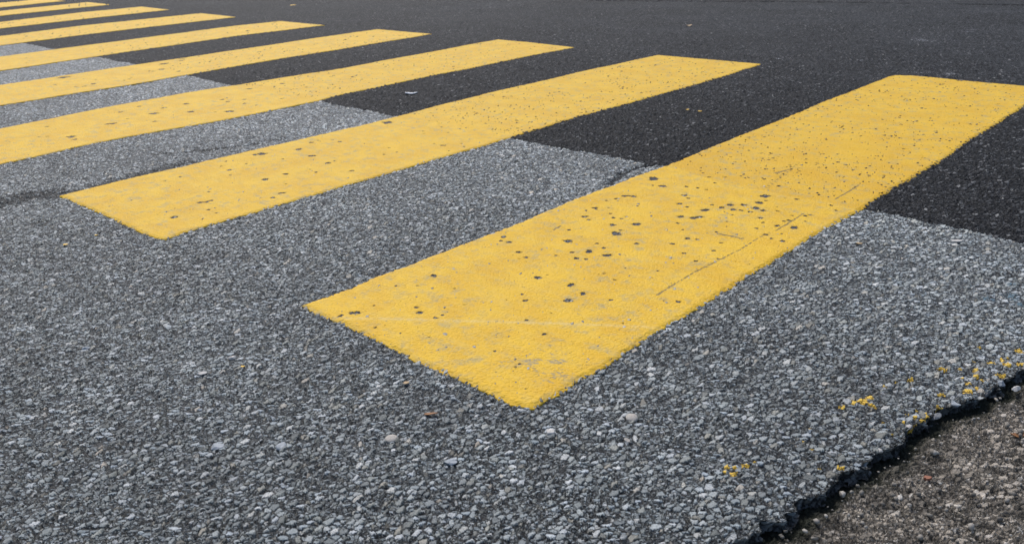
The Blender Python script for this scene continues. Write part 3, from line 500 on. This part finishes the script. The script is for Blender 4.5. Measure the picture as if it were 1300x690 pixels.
def flake(name, x, y, z, ln, wd, th, rot, mat, seed, label, cat, curl=.0, group=None, n=18):
    """an irregular thin scrap with real thickness, slightly curled"""
    rg = np.random.default_rng(seed); bm = bmesh.new()
    ring = []
    for i in range(n):
        an = 2*math.pi*i/n; r = 1+.35*(rg.random()-.5)
        ring.append((math.cos(an)*ln*r, math.sin(an)*wd*r*(1-.35*math.cos(an))))
    def zz(px, py): return curl*(px/ln)**2+curl*.4*math.sin(3*px/ln+seed)
    def layer(dz):
        c = bm.verts.new((0, 0, zz(0, 0)+dz)); inn = [bm.verts.new((.55*a, .55*b, zz(.55*a, .55*b)+dz)) for a, b in ring]; out = [bm.verts.new((a, b, zz(a, b)+dz)) for a, b in ring]
        return c, inn, out
    tc, ti, to = layer(th); bc, bi, bo = layer(0)
    for i in range(n):
        j = (i+1) % n
        bm.faces.new((tc, ti[i], ti[j])); bm.faces.new((ti[i], to[i], to[j], ti[j]))
        bm.faces.new((bc, bi[j], bi[i])); bm.faces.new((bi[j], bo[j], bo[i], bi[i]))
        bm.faces.new((to[i], bo[i], bo[j], to[j]))
    me = bpy.data.meshes.new(name); bm.normal_update(); bm.to_mesh(me); bm.free(); me.materials.append(mat)
    o = bpy.data.objects.new(name, me); C.objects.link(o); o.location = (x, y, z); o.rotation_euler = (rg.uniform(-.1, .1), rg.uniform(-.1, .1), rot)
    return tag(o, label, cat, group)
mr_blue = mat_simple('blue_grey_stone', (.20, .23, .26), (.34, .37, .40), 160, .6, .001)
mr_pale = mat_simple('pale_stone', (.42, .40, .37), (.60, .58, .55), 220, .7, .001)
mr_beige = mat_simple('beige_stone', (.33, .30, .265), (.44, .41, .37), 300, .75, .001)
mr_grey = mat_simple('grey_stone', (.14, .145, .15), (.28, .285, .29), 200, .7, .001)
m_leaf = mat_simple('dry_leaf', (.30, .14, .05), (.20, .09, .035), 300, .7, .0005)
m_tan = mat_simple('tan_leaf', (.46, .33, .18), (.35, .24, .13), 300, .7, .0005)
m_red = mat_simple('brick_red', (.30, .12, .07), (.24, .10, .06), 300, .75, .0005)
m_white = mat_simple('white_paper', (.75, .77, .82), (.86, .88, .92), 120, .6, .0006)
m_yel = mat_simple('loose_yellow_paint', (.80, .50, .045), (.68, .40, .04), 200, .6)
I = ITEMS
V2 = math.atan2(Rv.y, Rv.x)
def zr(p): return float(macro(np.array([p[0]]), np.array([p[1]]))[0])
def rk(key, name, sx, sy, sz, mat, seed, label, dz=0., rot=None, boxy=0., tilt=0.):
    p = I[key]; rock(name, p[0], p[1], zr(p)+dz, sx, sy, sz, V2+(0 if rot is None else rot), mat, seed, label, 'stone', None, boxy, tilt)
rk('round_pebble', 'pebble', .0095, .0100, .0035, mr_beige, 3, 'round flat beige pebble set in grey asphalt, lower left of the nearest stripe', -.0012, boxy=.02)
rk('square_stone', 'stone_chip', .0058, .0062, .0030, mr_pale, 5, 'square pale stone chip below the tip of the nearest stripe', -.0012, boxy=.75)
rk('beige_pebble', 'pebble', .0090, .0105, .0040, mr_beige, 8, 'rounded beige pebble right of the nearest stripe\'s tip, the larger of two there', -.0012, boxy=.02)
rk('small_pebble', 'pebble', .0060, .0062, .0030, mr_beige, 11, 'small greyish pebble just below the rounded beige pebble', -.0012)
rk('bluep', 'pebble', .0085, .0080, .0035, mr_blue, 13, 'blue-grey stone alone at the left, below the dark crack', -.0012)
rk('bigs', 'stone_chip', .0105, .0095, .0035, mr_blue, 14, 'large flat grey stone at the bottom left, darker than the greenish one to its right', -.0010)
rk('bigs2', 'stone_chip', .0085, .0105, .0040, mr_blue, 16, 'large greenish grey stone left of the round flat beige pebble', -.0010)
rk('gs', 'stone_chip', .0105, .0085, .0035, mr_blue, 17, 'large angular grey stone right of and below the round flat beige pebble', -.0010)
rk('w1', 'stone_chip', .0075, .0065, .0030, mr_pale, 18, 'pale stone chip left of the nearest stripe\'s left tip, right one of a pair', -.0012)
rk('w2', 'stone_chip', .0075, .0060, .0028, mr_pale, 19, 'pale stone chip left of the nearest stripe\'s left tip, left one of a pair', -.0012)
ED = [('e1', .0135, .0110, .0095, mr_blue, -.004, 'large blue-grey stone on the broken asphalt edge, in the middle of the dark gap'),
      ('e2', .0105, .0090, .0100, mr_blue, -.005, 'round blue-grey stone on the broken edge, near the right border'),
      ('e3', .0150, .0085, .0065, mr_pale, -.008, 'long pale stone fallen into the dark gap at the right border'),
      ('e4', .0160, .0080, .0060, mr_grey, -.006, 'flat grey slab of stone tilted on the broken edge'),
      ('e5', .0110, .0080, .0050, mr_pale, -.003, 'pale stone under the yellow fleck at the broken edge'),
      ('e6', .0085, .0070, .0070, mr_grey, -.019, 'small grey stone at the bottom of the gap, lowest of those in the gutter'),
      ('e7', .0100, .0075, .0060, mr_grey, -.020, 'grey stone lying in the muddy gutter near the bottom border'),
      ('e8', .0085, .0060, .0055, mr_blue, -.0195, 'small bluish stone on the gutter, below the large edge stone'),
      ('e9', .0090, .0080, .0070, mr_pale, -.004, 'pale stone at the lower end of the broken edge'),
      ('e10', .0095, .0075, .0065, mr_grey, -.010, 'dark stone wedged under the broken edge beside the round blue-grey one')]
for i, (key, sx, sy, sz, mt, dz, lb) in enumerate(ED):
    p = I[key]; off = 0.
    if dz < -.019:   # lies lower: shift towards the camera's ground point so it stands on the gutter there
        t = -dz/CAM[2]; p = (p[0]+(CAM[0]-p[0])*t, p[1]+(CAM[1]-p[1])*t)
    rock('stone', p[0], p[1], dz, sx*.72, sy*.72, sz*.6, V2+.2*i, mt, 40+i, lb, 'stone', None, 0., .15*((i % 3)-1))
def fk_(key, name, ln, wd, th, rot, mat, seed, label, cat, curl=.0, dz=.0):
    p = I[key]; flake(name, p[0], p[1], zr(p)+dz, ln, wd, th, V2+rot, mat, seed, label, cat, curl)
fk_('leaf', 'leaf_fragment', .0105, .0030, .0008, .0, m_leaf, 1, 'orange-brown sliver of dry leaf on the asphalt below the nearest stripe', 'leaf', .001)
fk_('tanbit', 'leaf_fragment', .0050, .0040, .0008, .3, m_tan, 2, 'small tan leaf scrap close under the nearest stripe\'s near edge', 'leaf', .001)
fk_('litter', 'litter', .024, .012, .003, .1, m_white, 4, 'crumpled white scrap of paper on the black asphalt between the second and third stripes', 'litter', .002)
fk_('sliver2', 'stone_chip', .0150, .0045, .0025, .0, mr_pale, 6, 'long pale stone sliver just below the edge of the black asphalt, far right', 'stone')
fk_('tan2', 'leaf_fragment', .0070, .0050, .0010, .2, m_tan, 7, 'tan leaf scrap on grey asphalt right of the nearest stripe', 'leaf', .0003, -.0015)
fk_('fl1', 'paint_flake', .0060, .0040, .0008, .0, m_yel, 8, 'loose yellow paint flake left of the second stripe\'s near end, the larger', 'paint flake')
fk_('fl2', 'paint_flake', .0040, .0030, .0008, .5, m_yel, 9, 'tiny loose yellow paint flake close to the second stripe\'s near end', 'paint flake')
fk_('fl3', 'paint_flake', .0038, .0025, .0008, .2, m_yel, 10, 'tiny yellow paint flake alone on grey asphalt left of the nearest stripe', 'paint flake')
fk_('leaf2', 'leaf_fragment', .0120, .0050, .0010, .2, m_leaf, 11, 'orange-brown leaf scrap in the gutter at the right border', 'leaf', .002, -.014)
fk_('red', 'brick_fragment', .0045, .0040, .0035, .0, m_red, 12, 'small red brick crumb in the gutter near the bottom border', 'rubble', .0, -.015)
fk_('farleaf', 'leaf_fragment', .018, .014, .002, .3, m_tan, 13, 'pale leaf on the far black asphalt, beyond the second stripe', 'leaf', .006)
fk_('faryel', 'paint_flake', .028, .014, .002, .0, m_yel, 14, 'yellow scrap on the far asphalt beyond the sixth stripe', 'paint flake')
fk_('y2', 'paint_flake', .008, .006, .001, .1, m_yel, 15, 'yellow paint crumb on black asphalt between the two nearest stripes, right one', 'paint flake')
fk_('y3', 'paint_flake', .006, .005, .001, .9, m_yel, 16, 'yellow paint crumb on black asphalt between the two nearest stripes, left one', 'paint flake')

# loose grit lying in the gutter: too much to count, one object
rg = np.random.default_rng(77)
ico = bmesh.new(); bmesh.ops.create_icosphere(ico, subdivisions=1, radius=1.0)
iv = np.array([v.co[:] for v in ico.verts]); jf = np.array([[v.index for v in f.verts] for f in ico.faces]); ico.free()
GV, GF = [], []
for i in range(2600):
    yy = rg.uniform(-.6, 1.0); dd = rg.uniform(.012, .45)
    xx = float(edge_x(np.array([yy]))[0])+dd
    zz = -0.0115+.008*float(fbm(np.array([xx*5]), np.array([yy*5]), 111, 3)[0])+.007*float(fbm(np.array([xx*26]), np.array([yy*26]), 113, 3)[0])
    r = .0010+rg.exponential(.0012); r = min(r, .006)
    p = iv*(r*rg.uniform(.6, 1.2, 3))*rg.uniform(.75, 1.15, (len(iv), 1))
    th = rg.uniform(0, 6.28); p = np.stack([p[:, 0]*math.cos(th)-p[:, 1]*math.sin(th), p[:, 0]*math.sin(th)+p[:, 1]*math.cos(th), p[:, 2]*.8], 1)
    GF.append(jf+len(iv)*i); GV.append(p+(xx, yy, zz-.001+r*.3))
n = NT('grit'); P0 = n.attr('pos', True)
n.put(n.b.inputs['Base Color'], n.ramp(n.sep(n.vor(P0, 60).outputs['Color'])[0], [(0, (.10, .09, .08)), (.5, (.22, .20, .17)), (.85, (.36, .33, .29)), (1, (.5, .47, .42))])); n.b.inputs['Roughness'].default_value = .85
GVa = np.concatenate(GV)
gr = np_mesh('gravel', GVa, np.concatenate(GF), dict(pos=GVa), n.m, smooth=False); gr['kind'] = 'stuff'
